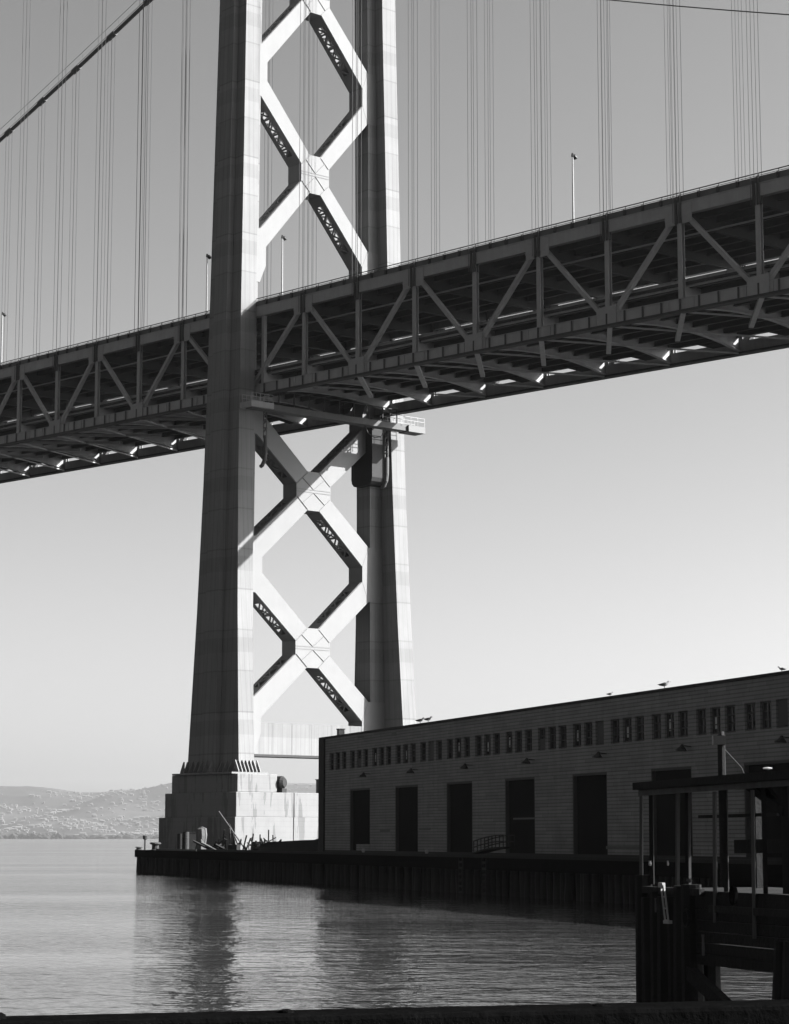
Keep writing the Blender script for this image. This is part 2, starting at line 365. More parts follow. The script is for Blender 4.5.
# ------------------------------------------------------------------ bridge deck
G_ = -.030; ZB0 = 56.17; TU = 10.35; STEP = 9.86
def zb(v): return ZB0 + G_*v
deck = tag(ROOT('bridge_deck'), 'double deck steel truss roadway of the bridge crossing the picture through the tower', 'bridge deck')
VA, VB = -12.3 - STEP*18, 12.3 + STEP*14
mb_up = Vector((0,0,1))
def lin(mb, u0, u1, dz0, dz1, va=VA, vb=VB):
    mb.hexa([P(u0,va,zb(va)+dz0),P(u1,va,zb(va)+dz0),P(u1,vb,zb(vb)+dz0),P(u0,vb,zb(vb)+dz0)],
            [P(u0,va,zb(va)+dz1),P(u1,va,zb(va)+dz1),P(u1,vb,zb(vb)+dz1),P(u0,vb,zb(vb)+dz1)])
nodes_r = [12.3 + STEP*k for k in range(15)]; nodes_l = [-12.3 - STEP*k for k in range(19)]
for s in (-1, 1):
    t = s*TU; out = s
    mb = MB(); lin(mb, t-s*.65, t-s*.05, .0, 1.2); lin(mb, t-s*.75, t+s*.06, -.05, .03); lin(mb, t-s*.7, t+s*.03, 1.2, 1.27)
    v = VA
    while v < VB: 
        mb.hexa([P(t-s*.05,v,zb(v)+.04),P(t+s*.03,v,zb(v)+.04),P(t+s*.03,v+.1,zb(v)+.04),P(t-s*.05,v+.1,zb(v)+.04)],[P(t-s*.05,v,zb(v)+1.2),P(t+s*.03,v,zb(v)+1.2),P(t+s*.03,v+.1,zb(v)+1.2),P(t-s*.05,v+.1,zb(v)+1.2)]); v += STEP/3
    mb.build('bottom_chord', MATS['truss_steel'], deck)
    mb = MB(); lin(mb, t-s*.8, t+s*.14, -.12, .12); v = VA
    while v < VB: mb.box(min(t+s*.031, t+s*.11), max(t+s*.031, t+s*.11), -v-.09, -v+.09, zb(v)+.1, zb(v)+1.2); v += STEP/4
    mb.build('chord_flange', MATS['under_steel'], deck)
    mb = MB(); lin(mb, t-s*.65, t-s*.02, 9.55, 10.72); lin(mb, t-s*.7, t+s*.05, 10.72, 10.8); mb.build('top_chord', MATS['truss_steel'], deck)
    mb = MB(); lin(mb, t-s*.35, t-s*.15, 10.8, 11.42)
    mb.build('parapet', MATS['inner_steel'], deck); mb = MB(); lin(mb, t-s*.38, t-s*.12, 11.42, 11.47)
    v = VA
    while v < VB:       # parapet brackets
        mb.hexa([P(t-s*.15,v,zb(v)+10.8),P(t+s*.12,v,zb(v)+10.95),P(t+s*.12,v+.22,zb(v)+10.95),P(t-s*.15,v+.22,zb(v)+10.8)],
                [P(t-s*.15,v,zb(v)+11.4),P(t+s*.05,v,zb(v)+11.45),P(t+s*.05,v+.22,zb(v)+11.45),P(t-s*.15,v+.22,zb(v)+11.4)]); v += STEP/4
    mb.build('parapet_bracket', MATS['lamp_dark'], deck)
    mb = MB(); lin(mb, t-s*.28, t-s*.18, 11.78, 11.86); lin(mb, t-s*.26, t-s*.2, 11.58, 11.62)
    v = VA
    while v < VB: mb.bar(P(t-s*.23, v+.1, zb(v)+11.4), P(t-s*.23, v+.1, zb(v)+11.8), .08, .08); v += STEP/4
    mb.build('railing', MATS['lamp_dark'], deck)
    # posts, diagonals, gussets
    for side in (nodes_r, nodes_l):
        sg = 1 if side is nodes_r else -1
        for k, v in enumerate(side):
            z = zb(v); mb = MB()
            mb.box(t-s*.55, t-s*.48, -v-.28, -v+.28, z+1.2, z+9.6); mb.box(t-s*.17, t-s*.1, -v-.28, -v+.28, z+1.2, z+9.6)
            mb.box(t-s*.5, t-s*.15, -v-.05, -v+.05, z+1.2, z+9.6)
            mb.build('truss_post', MATS['truss_steel'], deck)
            g = MB(); g.box(t+s*.01, t+s*.12, -v-.42, -v-.12, z+8.7, z+11.1); g.box(t+s*.01, t+s*.12, -v+.12, -v+.42, z+8.7, z+11.1)
            g.build('hanger_plate', MATS['under_steel'], deck)
            if k % 2 == 0:      # top node
                for d in (-1, 1):
                    g = MB(); c = -v + d*1.1
                    g.prism([(t+s*.005, c-.65, z+9.2), (t+s*.005, c+.65, z+9.2), (t+s*.005, c+.65, z+10.5), (t+s*.005, c-.65, z+10.5)], (s*.05, 0, 0))
                    g.prism([(t-s*.03, c-.62, z+8.6), (t-s*.03, c+.62, z+8.6), (t-s*.03, c+.62, z+9.6), (t-s*.03, c-.62, z+9.6)], (s*.05, 0, 0))
                    g.build('gusset_plate', MATS['gusset_steel'], deck)
                    v2 = v - d*STEP
                    if k == 0 and (v2 > 0) != (v > 0): v2 = 4.4*sg
                    if v2*sg < 0: continue
                    if VA-1 < v2 < VB+1:
                        m2 = MB(); m2.bar(P(t-s*.32, v-d*1.0, z+9.2), P(t-s*.32, v2+d*1.0*(0 if abs(v2)<5 else 1), zb(v2)+1.4), .42, .48, up=(1,0,0))
                        m2.build('diagonal_member', MATS['truss_steel'], deck)
            else:
                g = MB(); g.box(t-s*.02, t+s*.07, -v-1.35, -v+1.35, z-.03, z+1.95); g.build('gusset_plate', MATS['gusset_steel'], deck)
    for v in (-4.4, 4.4):
        z = zb(v); mb = MB(); mb.box(t-s*.5, t-s*.1, -v-.25, -v+.25, z+1.2, z+9.6); mb.build('truss_post', MATS['truss_steel'], deck)
# floor of both decks
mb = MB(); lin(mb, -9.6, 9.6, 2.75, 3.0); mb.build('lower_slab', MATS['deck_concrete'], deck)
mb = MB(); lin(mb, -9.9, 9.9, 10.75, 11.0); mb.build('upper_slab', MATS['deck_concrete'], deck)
for s in (-1, 1):
    mb = MB(); lin(mb, s*8.75-.06, s*8.75+.06, 2.55, 3.32); lin(mb, s*8.75-.16, s*8.75+.16, 3.34, 3.41); lin(mb, s*8.75-.16, s*8.75+.16, 2.5, 2.56)
    v = VA
    while v < VB: mb.box(s*8.75-.14+.0, s*8.75+.14, -v-.08, -v+.08, zb(v)+2.56, zb(v)+3.32); v += STEP/4
    mb.build('curb_girder', MATS['inner_steel'], deck)
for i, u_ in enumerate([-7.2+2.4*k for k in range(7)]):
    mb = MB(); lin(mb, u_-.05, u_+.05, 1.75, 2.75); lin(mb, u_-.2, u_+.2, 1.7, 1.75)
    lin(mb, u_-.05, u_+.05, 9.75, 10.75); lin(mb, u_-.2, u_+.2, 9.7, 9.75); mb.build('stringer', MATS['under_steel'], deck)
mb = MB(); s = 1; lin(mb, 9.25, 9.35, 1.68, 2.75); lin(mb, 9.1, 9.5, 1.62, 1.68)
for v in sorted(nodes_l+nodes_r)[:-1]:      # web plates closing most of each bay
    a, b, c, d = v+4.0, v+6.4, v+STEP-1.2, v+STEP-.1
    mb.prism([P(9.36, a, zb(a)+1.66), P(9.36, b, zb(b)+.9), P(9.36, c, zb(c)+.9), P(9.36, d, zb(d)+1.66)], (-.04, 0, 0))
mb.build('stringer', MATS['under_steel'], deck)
mb = MB(); lin(mb, -9.35, -9.25, 2.6, 3.3); lin(mb, -9.46, -9.14, 3.3, 3.36); lin(mb, -9.46, -9.14, 2.54, 2.6)
v = VA
while v < VB: mb.box(-9.44, -9.16, -v-.07, -v+.07, zb(v)+2.56, zb(v)+3.35); v += STEP/4
mb.build('fascia_girder', MATS['truss_steel'], deck)
mb = MB(); lin(mb, -7.2, -7.05, 8.3, 8.45); mb.build('conduit', MATS['pale'], deck)
for v in nodes_r + nodes_l + [4.4, -4.4]:
    z = zb(v); mb = MB(); n = 14
    top = [P(-10+20*k/n, v-.04, z+2.7) for k in range(n+1)]
    bot = [P(-10+20*k/n, v-.04, z+.1+1.15*(1-abs(-1+2*k/n)**2.2)) for k in range(n+1)]
    for k in range(n): mb.prism([bot[k], bot[k+1], top[k+1], top[k]], (0, .08, 0))
    for k in range(n):
        a, b = Vector(bot[k]), Vector(bot[k+1]); mb.bar(a+Vector((0,.04,0)), b+Vector((0,.04,0)), .5, .07)
    for k in range(1, n): mb.bar(Vector(bot[k])+Vector((0,.04,0)), Vector(top[k])+Vector((0,.04,0)), .07, .34)
    mb.build('floor_beam', MATS['truss_steel'], deck)
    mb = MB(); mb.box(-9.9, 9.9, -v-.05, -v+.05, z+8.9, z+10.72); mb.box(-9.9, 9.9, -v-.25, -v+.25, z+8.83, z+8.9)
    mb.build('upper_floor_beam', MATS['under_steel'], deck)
# lateral X bracing under the lower deck
alln = sorted(nodes_l + nodes_r)
for side in (nodes_r, nodes_l):
    sg = 1 if side is nodes_r else -1
    for k, v in enumerate(side[:-1]):
        v2 = side[k+1]
        m1 = MB(); m1.bar(P(-9.9, v2, zb(v2)+.0), P(0, v, zb(v)+.05), .5 if sg > 0 else .22, .35); m1.build('lateral_brace', MATS['truss_steel'], deck)
        m1 = MB(); m1.bar(P(-9.9, v, zb(v)+.0), P(9.9, v2, zb(v2)+.0), .16, .16); m1.build('lateral_rod', MATS['truss_steel'], deck)

# ------------------------------------------------------------------ cables, suspenders
def zcab(v):
    d = abs(v); return 141.5 - .305*d + .00027*d*d
for s, nm in ((-1, 'near side cable with the nearer ropes hanging left and right of the tower'), (1, 'far side suspension cable sloping down at upper left behind the near ropes')):
    c = tag(ROOT('suspension_cable'), nm, 'bridge cable')
    vs_ = [-200+10*k for k in range(21)] + [10*k for k in range(1, 17)]
    MB().tube([P(s*TU, v, zcab(v) + (3.5 if v == 0 else 0)) for v in vs_], .30, 10).build('main_cable', MATS['rope'], c)
    mb = MB()
    for d in (-.55, .55): mb.tube([P(s*TU+d, v, zcab(v)+1.25) for v in vs_], .035, 5)
    v = -197.
    while v < 160: mb.bar(P(s*TU-.55, v, zcab(v)+.2), P(s*TU-.55, v, zcab(v)+1.25), .04, .04); mb.bar(P(s*TU+.55, v, zcab(v)+.2), P(s*TU+.55, v, zcab(v)+1.25), .04, .04); v += 9.86
    mb.build('hand_rope', MATS['rope'], c)
    for v in nodes_l[:14] + nodes_r[:11]:
        sl_ = -math.copysign(.29, v) if v else 0
        MB().tube([P(s*TU, v-.9, zcab(v-.9)), P(s*TU, v+.9, zcab(v+.9))], .42, 10).build('cable_band', MATS['rope'], c)
        for du in (-.27, .27):
            for dv in (-.62, .62):
                ov = v+dv*.75
                MB().tube([P(s*TU+du, ov, zb(v)+8.8), P(s*TU+du, ov, zcab(ov))], .034, 5).build('suspender_rope', MATS['rope'], c)
# overhead wire in the upper right corner
mb = MB(); a, b = at(560, -5, 120), at(900, 22, 90)
mb.tube([a.lerp(b, t/12) - Vector((0,0,.8*math.sin(math.pi*t/12)))*.12 for t in range(-4, 13)], .03, 5)
tag(mb.build('overhead_wire', MATS['wire']), 'thin dark wire crossing the sky in the upper right corner', 'wire')

# street lamps on the deck
def street_lamp(v, h, label, flip=1):
    r = empty('street_lamp', TW + U*-9.98 + V*v + Vector((0,0,zb(v)+11.0)), PHI)
    MB().tube([(0,0,0),(0,0,.5),(0,0,.55),(0,0,h)], [.17,.17,.11,.07], 8).build('pole', MATS['lamp_metal'], r)
    MB().tube([(0,0,h-.15),(.1*flip,0,h+.05),(.4*flip,0,h+.05)], .05, 6).build('arm', MATS['lamp_metal'], r)
    m = MB(); m.tube([(.1*flip,0,h+.18),(.2*flip,0,h+.02),(.42*flip,0,h-.12),(.6*flip,0,h-.14)], [.1,.22,.24,.08], 10); m.tube([(-.02,0,h-.1),(-.02,0,h+.28)], [.14,.1], 8)
    m.build('lamp_head', MATS['lamp_dark'], r)
    tag(r, label, 'street lamp', 'lamps along the near edge of the upper deck'); return r
street_lamp(-57.0, 7.9, 'street lamp at the left edge of the photo, on the bridge deck railing')
street_lamp(-7.6, 7.9, 'street lamp beside the shaded left edge of the near tower leg')
street_lamp(7.75, 7.6, 'street lamp between the two tower legs, below the lower left of the cross brace')
street_lamp(56.7, 7.6, 'street lamp alone on the deck at right, clear of the tower')

# maintenance platform under the deck at the tower
pf = tag(ROOT('maintenance_platform'), 'narrow railed maintenance walkway slung under the deck across the tower', 'walkway')
MB().box(-13.3, 12.9, -6.6, -5.2, 53.7, 54.45).build('walkway_girder', MATS['inner_steel'], pf)
MB().box(10.6, 13.3, -6.9, -4.9, 53.6, 54.4).build('end_platform', MATS['seam_steel'], pf)
MB().box(-13.7, -10.4, -6.9, -4.6, 53.8, 54.5).build('end_platform', MATS['truss_steel'], pf)
mb = MB()
for x0, x1 in ((7.6, 13.2), (-13.6, -10.5)):
    for y in (-6.85, -4.95):
        for z in (55.0, 55.45): mb.bar((x0, y, z), (x1, y, z), .05, .05)
        k = x0
        while k <= x1+.01: mb.bar((k, y, 54.4), (k, y, 55.45), .05, .05); k += (x1-x0)/5
mb.build('walkway_railing', MATS['lamp_metal'], pf)
mb = MB()
for k in range(9): mb.bar((-9+2.3*k, -6, 54.4), (-9+2.3*k, -6, 56.3), .12, .12)
mb.tube([(4.2,-6,53.8),(4.8,-6,52.8),(5.8,-6,52.4),(6.9,-6,52.6),(7.5,-6,53.8)], .07, 6)
mb.bar((-9.5,-6,56.3),(10,-6,56.3),.1,.1); mb.build('hanger', MATS['under_steel'], pf)

# ------------------------------------------------------------------ warehouse
AW = math.atan2(774.5, 2286); WX = Vector((math.sin(AW), -math.cos(AW), 0)); WY = Vector((math.cos(AW), math.sin(AW), 0)); RW = math.atan2(WX.y, WX.x)
WO = Vector((-6.65, 204, 0)); DZ = 2.38; WL = 133.; WD = 26.
wh = tag(empty('warehouse', WO, RW), 'long shaded pier warehouse with dark doors and a high row of small windows', 'warehouse')
doors = [8.8+12.1*k for k in range(10)]; DW = 5.55; DTOP = 7.86
# front wall as horizontal bands with openings left free
mb = MB(); WT = .45
wins = []
k = 0
while True:
    g0 = 2.75 + 6.07*k
    if g0 > WL-7: break
    for j in range(3): wins.append(g0 + 1.83*j)
    k += 1
def band(z0, z1, holes):
    x = 0
    for a, b in holes: mb.box(x, a, 0, WT, z0, z1); x = b
    mb.box(x, WL, 0, WT, z0, z1)
holes_d = [(d, d+DW) for d in doors]
band(DZ-.3, DTOP, holes_d); band(DTOP, 9.6, []); band(9.6, 11.15, [(a, a+1.32) for a in wins]); band(11.15, 12.45, [])
mb.box(0, WT, WT, WD, DZ-.3, 12.45); mb.box(WL-WT, WL, WT, WD, DZ-.3, 12.45); mb.box(WT, WL-WT, WD-WT, WD, DZ-.3, 12.45)
mb.build('wall', MATS['wall'], wh)
mb = MB(); mb.box(-.12, WL+.1, -.12, WT+.15, 12.45, 12.62); mb.build('parapet', MATS['trim'], wh)
mb = MB(); mb.box(WT, WL-WT, WT, WD-WT, 12.0, 12.2); mb.build('roof', MATS['roofing'], wh)
MB().box(-.03, 1.5, -.16, -.003, DZ, 12.44).build('corner_pilaster', MATS['trim'], wh)
MB().box(.2, WL, -.06, -.003, DZ-.2, DZ+.28).build('plinth', MATS['trim'], wh)
for i, d in enumerate(doors):
    dr = MB(); dr.box(d, d+DW, .28, .34, DZ-.1, DTOP)
    for q in range(1, 12): dr.box(d, d+DW, .255, .28, DZ+q*.45, DZ+q*.45+.04)
    dr = dr.build('door', MATS['door'], wh)
    fr = MB(); fr.box(d-.02, d+.12, .02, .28, DZ, DTOP); fr.box(d+DW-.12, d+DW+.02, .02, .28, DZ, DTOP); fr.box(d+.12, d+DW-.12, .02, .28, DTOP-.14, DTOP+.02); fr.build('door_frame', MATS['frame'], dr)
    if i in (0, 3):
        z = DZ+.8 if i == 0 else DZ+2.6
        (MB().box(d+1.2, d+DW-.2, .2, .25, DZ+.0, z) if i == 0 else MB().box(d+1.0, d+DW-.3, .2, .25, z, z+.12)).build('door_panel', MATS['midgrey'] if i else MATS['wall'], dr)
glint_wins = {10, 16, 19, 27, 37, 6, 21, 31, 34}
for i, a in enumerate(wins):
    fr = MB(); fr.box(a, a+.1, .14, .3, 9.6, 11.15); fr.box(a+1.22, a+1.32, .14, .3, 9.6, 11.15)
    fr.box(a+.1, a+1.22, .14, .3, 11.05, 11.15); fr.box(a+.1, a+1.22, .14, .3, 9.6, 9.7); fr.box(a+.63, a+.69, .16, .28, 9.7, 11.05)
    for q in (1, 2): fr.box(a+.1, a+1.22, .17, .27, 9.7+.45*q-.03, 9.7+.45*q+.03)
    fr = fr.build('window', MATS['frame'], wh)
    MB().box(a+.1, a+1.22, .22, .24, 9.7, 11.05).build('pane', MATS['glass'], fr)
    if i in (4, 13, 24, 29, 41): MB().box(a+.1, a+1.22, .10, .135, 9.72, 11.03 if i % 2 else 10.4).build('boarding', MATS['frame'], fr)
    if i in glint_wins:
        rr = random.random(); MB().box(a+.2, a+.42, .20, .218, 9.9+rr*.3, 10.6+rr*.3).build('pane_glint', MATS['glint'], fr)  # pale strip on the glass, a glint put in as colour
for i, d in enumerate(doors):
    l = MB(); x = d+DW; l.bar((x, 0, 9.0), (x, -.55, 9.05), .06, .06); l.tube([(x,-.55,9.12),(x,-.57,9.0),(x,-.62,8.78),(x,-.62,8.74)], [.08,.14,.36,.34], 10)
    l.build('wall_lamp', MATS['lamp_dark'], wh)
for x in (33.2, 45.1, 57.3, 69.3):
    pass
mb = MB()
for x, z, ww_, hh in ((17.0, 4.2, 2.6, .18), (26.8, 4.3, 2.6, .18), (62.5, 3.0, 5.5, .2), (20, 11.9, 1.2, .3), (11, 12.1, 1.6, .2)): mb.box(x, x+ww_, -.02, -.004, z, z+hh)
mb.build('wall_strip', MATS['midgrey'], wh)
mb = MB(); mb.box(0,.55,0,.55,0,1.1); mb.box(-.05,.6,-.05,.6,1.1,1.18)
tag(mb.build('roof_stub', MATS['concrete'], loc=WO+WX*1.1+WY*1.2+Vector((0,0,12.2)), rotz=RW), 'short pale vent stub standing on the left end of the warehouse roof', 'roof vent')

# ------------------------------------------------------------------ wharf
wf_o = Vector((-28.4, 252, 0))
wf = tag(empty('wharf', wf_o, RW), 'dark timber wharf deck under the warehouse reaching out to the tower pier', 'wharf')
WFL = 185.
MB().box(0, WFL, 0, 34, DZ-.42, DZ-.02).build('wharf_deck', MATS['timber'], wf)
mb = MB(); mb.box(-.02, WFL, -.18, -.003, DZ-.75, DZ+.02); mb.box(-.2, -.003, -.18, 34, DZ-.75, DZ+.02); mb.build('edge_timber', MATS['timber_black'], wf)
MB().box(9, 27, .1, .35, DZ-.018, DZ+.2).build('curb_timber', MATS['timber_light'], wf)
MB().box(27.2, WFL, .1, .4, DZ-.018, DZ+.22).build('curb_timber', MATS['timber'], wf)
mb = MB(); mb.box(1.5, WFL, 3.0, 3.2, -2, DZ-.45); mb.box(1.5, 1.7, 3.2, 33, -2, DZ-.45); mb.build('bulkhead', MATS['timber_black'], wf)
pile0 = None
def mk_pile(o_, lab):
    return tag(o_, lab, 'pile', 'piles along the wharf edge')
me_p = []
for q in range(4):
    r = .19 + .02*q; m = MB(); m.tube([(0,0,-2.5),(.02*q,0,0),(0,.02,1.2),(.03,0,DZ-.5-.08*q)], [r*1.1, r*1.05, r, r*.97], 8)
    me_p.append(m.build('pile', MATS['timber']))
npile = 0
for i in range(150):
    s = .25 + i*.98 + random.uniform(-.15, .15)
    if s > 140: break
    p = wf_o + WX*s + WY*(.15+random.uniform(-.05,.25))
    o = me_p[i] if i < 4 else me_p[i % 4].copy()
    if i >= 4: COL.objects.link(o)
    o.location = p; o.rotation_euler = (random.uniform(-.02,.02), random.uniform(-.02,.02), random.uniform(0,6))
    mk_pile(o, 'round dark timber pile in the row holding up the wharf edge'); npile += 1
for i in range(14):
    o = me_p[i % 4].copy(); COL.objects.link(o); o.location = wf_o + WY*(1.2+i*1.5) + WX*.1
    tag(o, 'round dark timber pile under the outer end of the wharf', 'pile', 'piles under the wharf end')

# vertical fender ladders hanging on the wharf edge
for s, lb in ((103.4, 'left of two worn rung ladders on the wharf edge below the gangway'), (107.8, 'right of two worn rung ladders on the wharf edge below the gangway')):
    m = MB()
    for d in (-.35, .35): m.bar((d, -.32, -.2), (d, -.32, DZ), .1, .1)
    for q in range(6): m.bar((-.35, -.32, .1+q*.4), (.35, -.32, .1+q*.4), .1, .16)
    tag(m.build('wharf_ladder', MATS['timber'], None, loc=wf_o+WX*s, rotz=RW), lb, 'ladder')

def on(px, Y, z=DZ): return Vector(((px-394.5)*Y/2286, Y, z))
def bollard(px, Y, lb, h=.6, r=.3):
    m = MB(); m.tube([(0,0,-.02),(0,0,.06),(0,0,.1),(0,0,h*.7),(0,0,h*.8),(0,0,h)], [r*1.2,r*1.2,r*.8,r*.75,r*1.25,r*1.1], 12)
    tag(m.build('bollard', MATS['rust'], loc=on(px, Y)), lb, 'bollard')
bollard(155.5, 247, 'squat dark bollard on the wharf end just left of the tower footing', .85, .5)
bollard(139, 251, 'small dark bollard at the very tip of the wharf', .35, .35)
m = MB(); m.tube([(0,0,-.02),(0,0,1.2)], .09, 8); m.tube([(0,0,1.15),(0,0,1.2),(0,0,1.55),(0,0,1.6)], [.1,.22,.24,.1], 8)
tag(m.build('marker_post', MATS['rust'], loc=on(145, 249)), 'thin dark post with a small lamp near the wharf tip', 'post')

# odds and ends in front of the footing
def drum(px, Y, h, r, m_, lb):
    m = MB(); m.tube([(0,0,0),(0,0,h*.33),(0,0,h*.34),(0,0,h*.36),(0,0,h*.66),(0,0,h*.68),(0,0,h*.7),(0,0,h)], [r,r,r*1.05,r,r,r*1.05,r,r], 16)
    m.tube([(0,0,h*.98),(0,0,h+.04)], r*.9, 16); tag(m.build('steel_tank', MATS[m_], loc=on(px, Y)), lb, 'tank')
drum(180.5, 251, 1.75, .38, 'rust', 'left of two upright grey tanks standing against the tower footing')
drum(185.8, 251, 1.95, .36, 'rust', 'right of two upright grey tanks standing against the tower footing')
m = MB(); m.tube([(0,0,0),(.05,0,.7),(.1,0,1.6),(.05,0,2.3),(.0,0,2.5)], [.62,.55,.62,.6,.2], 9)
tag(m.build('tarpaulin_bundle', MATS['midgrey'], loc=on(200.5, 249.5), smooth=False), 'tall pale tarpaulin wrapped bundle standing in the sun on the wharf end', 'bundle')
m = MB(); m.box(-.8,.8,-.5,.5,0,1.9); m.box(-.85,.85,-.55,.55,1.9,2.0)
tag(m.build('tool_locker', MATS['lamp_dark'], loc=on(193, 252.5), rotz=.2), 'black upright locker behind the pale tarpaulin bundle', 'locker')
random.seed(11)
planks = [(212,.0,1.0,.5),(216,.1,1.3,.3),(222,.0,2.2,.12),(226,-.1,1.6,-.05),(229.5,.0,2.3,.02),(233,.2,1.5,.1),(236,-.1,1.9,-.2),(239,.1,1.2,.2),(243,.0,1.6,.25),(246,.2,1.3,.4),(251,.0,1.8,.15)]
for q in range(22): planks.append((random.uniform(206,272), random.uniform(-.8,.8), random.uniform(.35,1.3), random.uniform(-2.2,2.2)))
for i, (px, dy, h, ln) in enumerate(planks):
    m = MB(); m.bar((0,0,0),(ln*h,-.3,h), .3, .16, up=(1,0,0))
    tag(m.build('timber_post', MATS['timber_light' if i % 3 == 1 else 'timber'], loc=on(px, 248+dy)), 'rough upright timber in the jumble of wood in front of the tower footing', 'timber', 'loose timbers piled in front of the tower footing')
m = MB(); m.tube([(0,0,0),(-3.0,0,4.2)], [.09,.07], 7)
tag(m.build('leaning_pole', MATS['timber_light'], loc=on(246, 249)), 'long thin pole leaning far to the left over the timber jumble', 'pole')
m = MB(); m.tube([(0,0,0),(-1.2,0,2.9)], [.09,.07], 7)
tag(m.build('leaning_pole', MATS['timber'], loc=on(240, 249.4)), 'shorter dark pole leaning beside the long one over the timber jumble', 'pole')
crates = [(219, 250, .9, .7, .3, 'grey weathered crate at the left end of the timber jumble'), (234, 247, 1.1, .6, -.4, 'low wide crate in the middle of the timber jumble'), (257, 247, .8, .9, .7, 'dark crate at the right end of the timber jumble beside the lit footing')]
for px, Y, a, h, rz, lb in crates:
    m = MB(); m.box(-a/2, a/2, -a*.35, a*.35, 0, h)
    for q in (-1, 1): m.box(q*a*.42-.05, q*a*.42+.05, -a*.35-.04, a*.35+.04, .02, h+.03)
    tag(m.build('crate', MATS['timber_light' if px < 230 else 'timber'], loc=on(px, Y), rotz=rz), lb, 'crate')
# broken pallets / rail frames on the lit side
frames = [(252,1.4,'leftmost'),(260,1.7,'middle'),(268.5,2.2,'rightmost')]
for px, h, lb in frames:
    m = MB(); m.bar((0,0,0),(0,0,h),.13,.13); m.bar((.55,0,0),(.45,0,h*.75),.12,.12); m.bar((-.5,0,h*.3),(.8,0,h*.62),.11,.11); m.bar((-.55,0,h*.6),(.35,0,h*.2),.11,.11); m.bar((-.3,0,0),(-.42,0,h*.55),.1,.1)
    tag(m.build('broken_trestle', MATS['timber'], loc=on(px, 246), rotz=.15), lb+' of three broken timber trestles silhouetted against the sunlit footing', 'trestle')
m = MB()
for q in range(5): m.tube([(-2.6+.2*q, -.5+.25*q, .22+.3*(q%2)), (2.4-.1*q, -.5+.25*q, .25+.3*(q%2))], .2, 8)
m.build
o = tag(m.build('pipe_stack', MATS['timber_black'], loc=on(278, 238), rotz=.05), 'low dark stack of long pipes lying on the wharf before the footing', 'pipes')
m = MB(); n = 10
prof = [(0,.15),(.35,.75),(1.1,.95),(2.5,1.0),(4.2,1.1),(5.6,1.15),(6.3,1.35),(6.6,.9),(6.8,.2)]
for (x0,h0),(x1,h1) in zip(prof, prof[1:]):
    m.hexa([(x0-3.4,-.9,0),(x1-3.4,-.9,0),(x1-3.4,.9,0),(x0-3.4,.9,0)], [(x0-3.4,-.55,h0),(x1-3.4,-.55,h1),(x1-3.4,.55,h1),(x0-3.4,.55,h0)])
tag(m.build('covered_boat', MATS['timber_black'], loc=on(292, 226), rotz=.0), 'long low dark covered boat on the wharf at the warehouse corner', 'boat')
m = MB()
for x in (-1.1, -.5, 1.0): m.bar((x,0,0),(x,0,.75),.07,.07)
m.bar((-1.3,0,.55),(1.3,0,.55),.06,.14)
tag(m.build('low_barrier', MATS['timber_light'], loc=on(270, 232)), 'short pale rail barrier on the wharf edge below the timber frames', 'barrier')
# gangway handrail by the third door
gw = tag(empty('gangway', wf_o + WX*102.6 + WY*.9 + Vector((0,0,DZ)), RW), 'small arched gangway with twin handrails on the wharf between the third and fourth doors', 'gangway')
arc = lambda k: (0+k*.95, 0, .25+.75*math.sin(math.pi*(.1+.42*k/8)))
m = MB()
for y in (0, 1.0):
    for dz in (.45, 1.0): m.tube([(arc(k)[0], y, arc(k)[2]+dz) for k in range(9)], .05, 6)
    for k in range(9): m.bar((arc(k)[0], y, arc(k)[2]), (arc(k)[0], y, arc(k)[2]+1.0), .06, .06)
m.build('handrail', MATS['timber'], gw)
m = MB()
for k in range(8):
    a, b = arc(k), arc(k+1); m.hexa([(a[0],-.05,a[2]-.15),(b[0],-.05,b[2]-.15),(b[0],1.05,b[2]-.15),(a[0],1.05,a[2]-.15)],[(a[0],-.05,a[2]),(b[0],-.05,b[2]),(b[0],1.05,b[2]),(a[0],1.05,a[2])])
m.build('gangway_deck', MATS['timber'], gw)
gw.scale = (.72, .8, .75)
for s, lb in ((79.2,'pale capped marker on the wharf below the first warehouse door'),(93.9,'pale capped marker on the wharf at the right edge of the second door')):
    m = MB(); m.tube([(0,0,0),(0,0,.3),(0,0,.31),(0,0,.5)],[.1,.1,.14,.12],8); tag(m.build('marker_stub', MATS['pale'], loc=wf_o+WX*s+WY*.6+Vector((0,0,DZ))), lb, 'marker')

# gulls
def gull(loc, rz, lb, sc_=.95):
    r = empty('gull', loc, rz)
    m = MB(); m.tube([(-.36,0,.22),(-.22,0,.24),(-.05,0,.27),(.12,0,.31),(.2,0,.38),(.25,0,.45),(.3,0,.47),(.35,0,.46)], [.02,.07,.13,.11,.065,.07,.06,.02], 10)
    m.build('body', MATS['gull_white'], r, smooth=True)
    m = MB()
    for s in (-1, 1): m.tube([(.12,s*.09,.33),(0,s*.125,.33),(-.2,s*.1,.28),(-.45,s*.03,.26)], [.03,.075,.06,.01], 8)
    m.build('wing', MATS['gull_grey'], r, smooth=True)
    MB().tube([(.34,0,.46),(.42,0,.44)], [.022,.006], 6).build('bill', MATS['timber_light'], r)
    for s in (-1, 1): MB().tube([(0,s*.05,0),(0,s*.05,.18)], .012, 5).build('leg', MATS['timber_light'], r)
    r.scale = (sc_,)*3
    tag(r, lb, 'bird', 'gulls perched on the warehouse parapet')
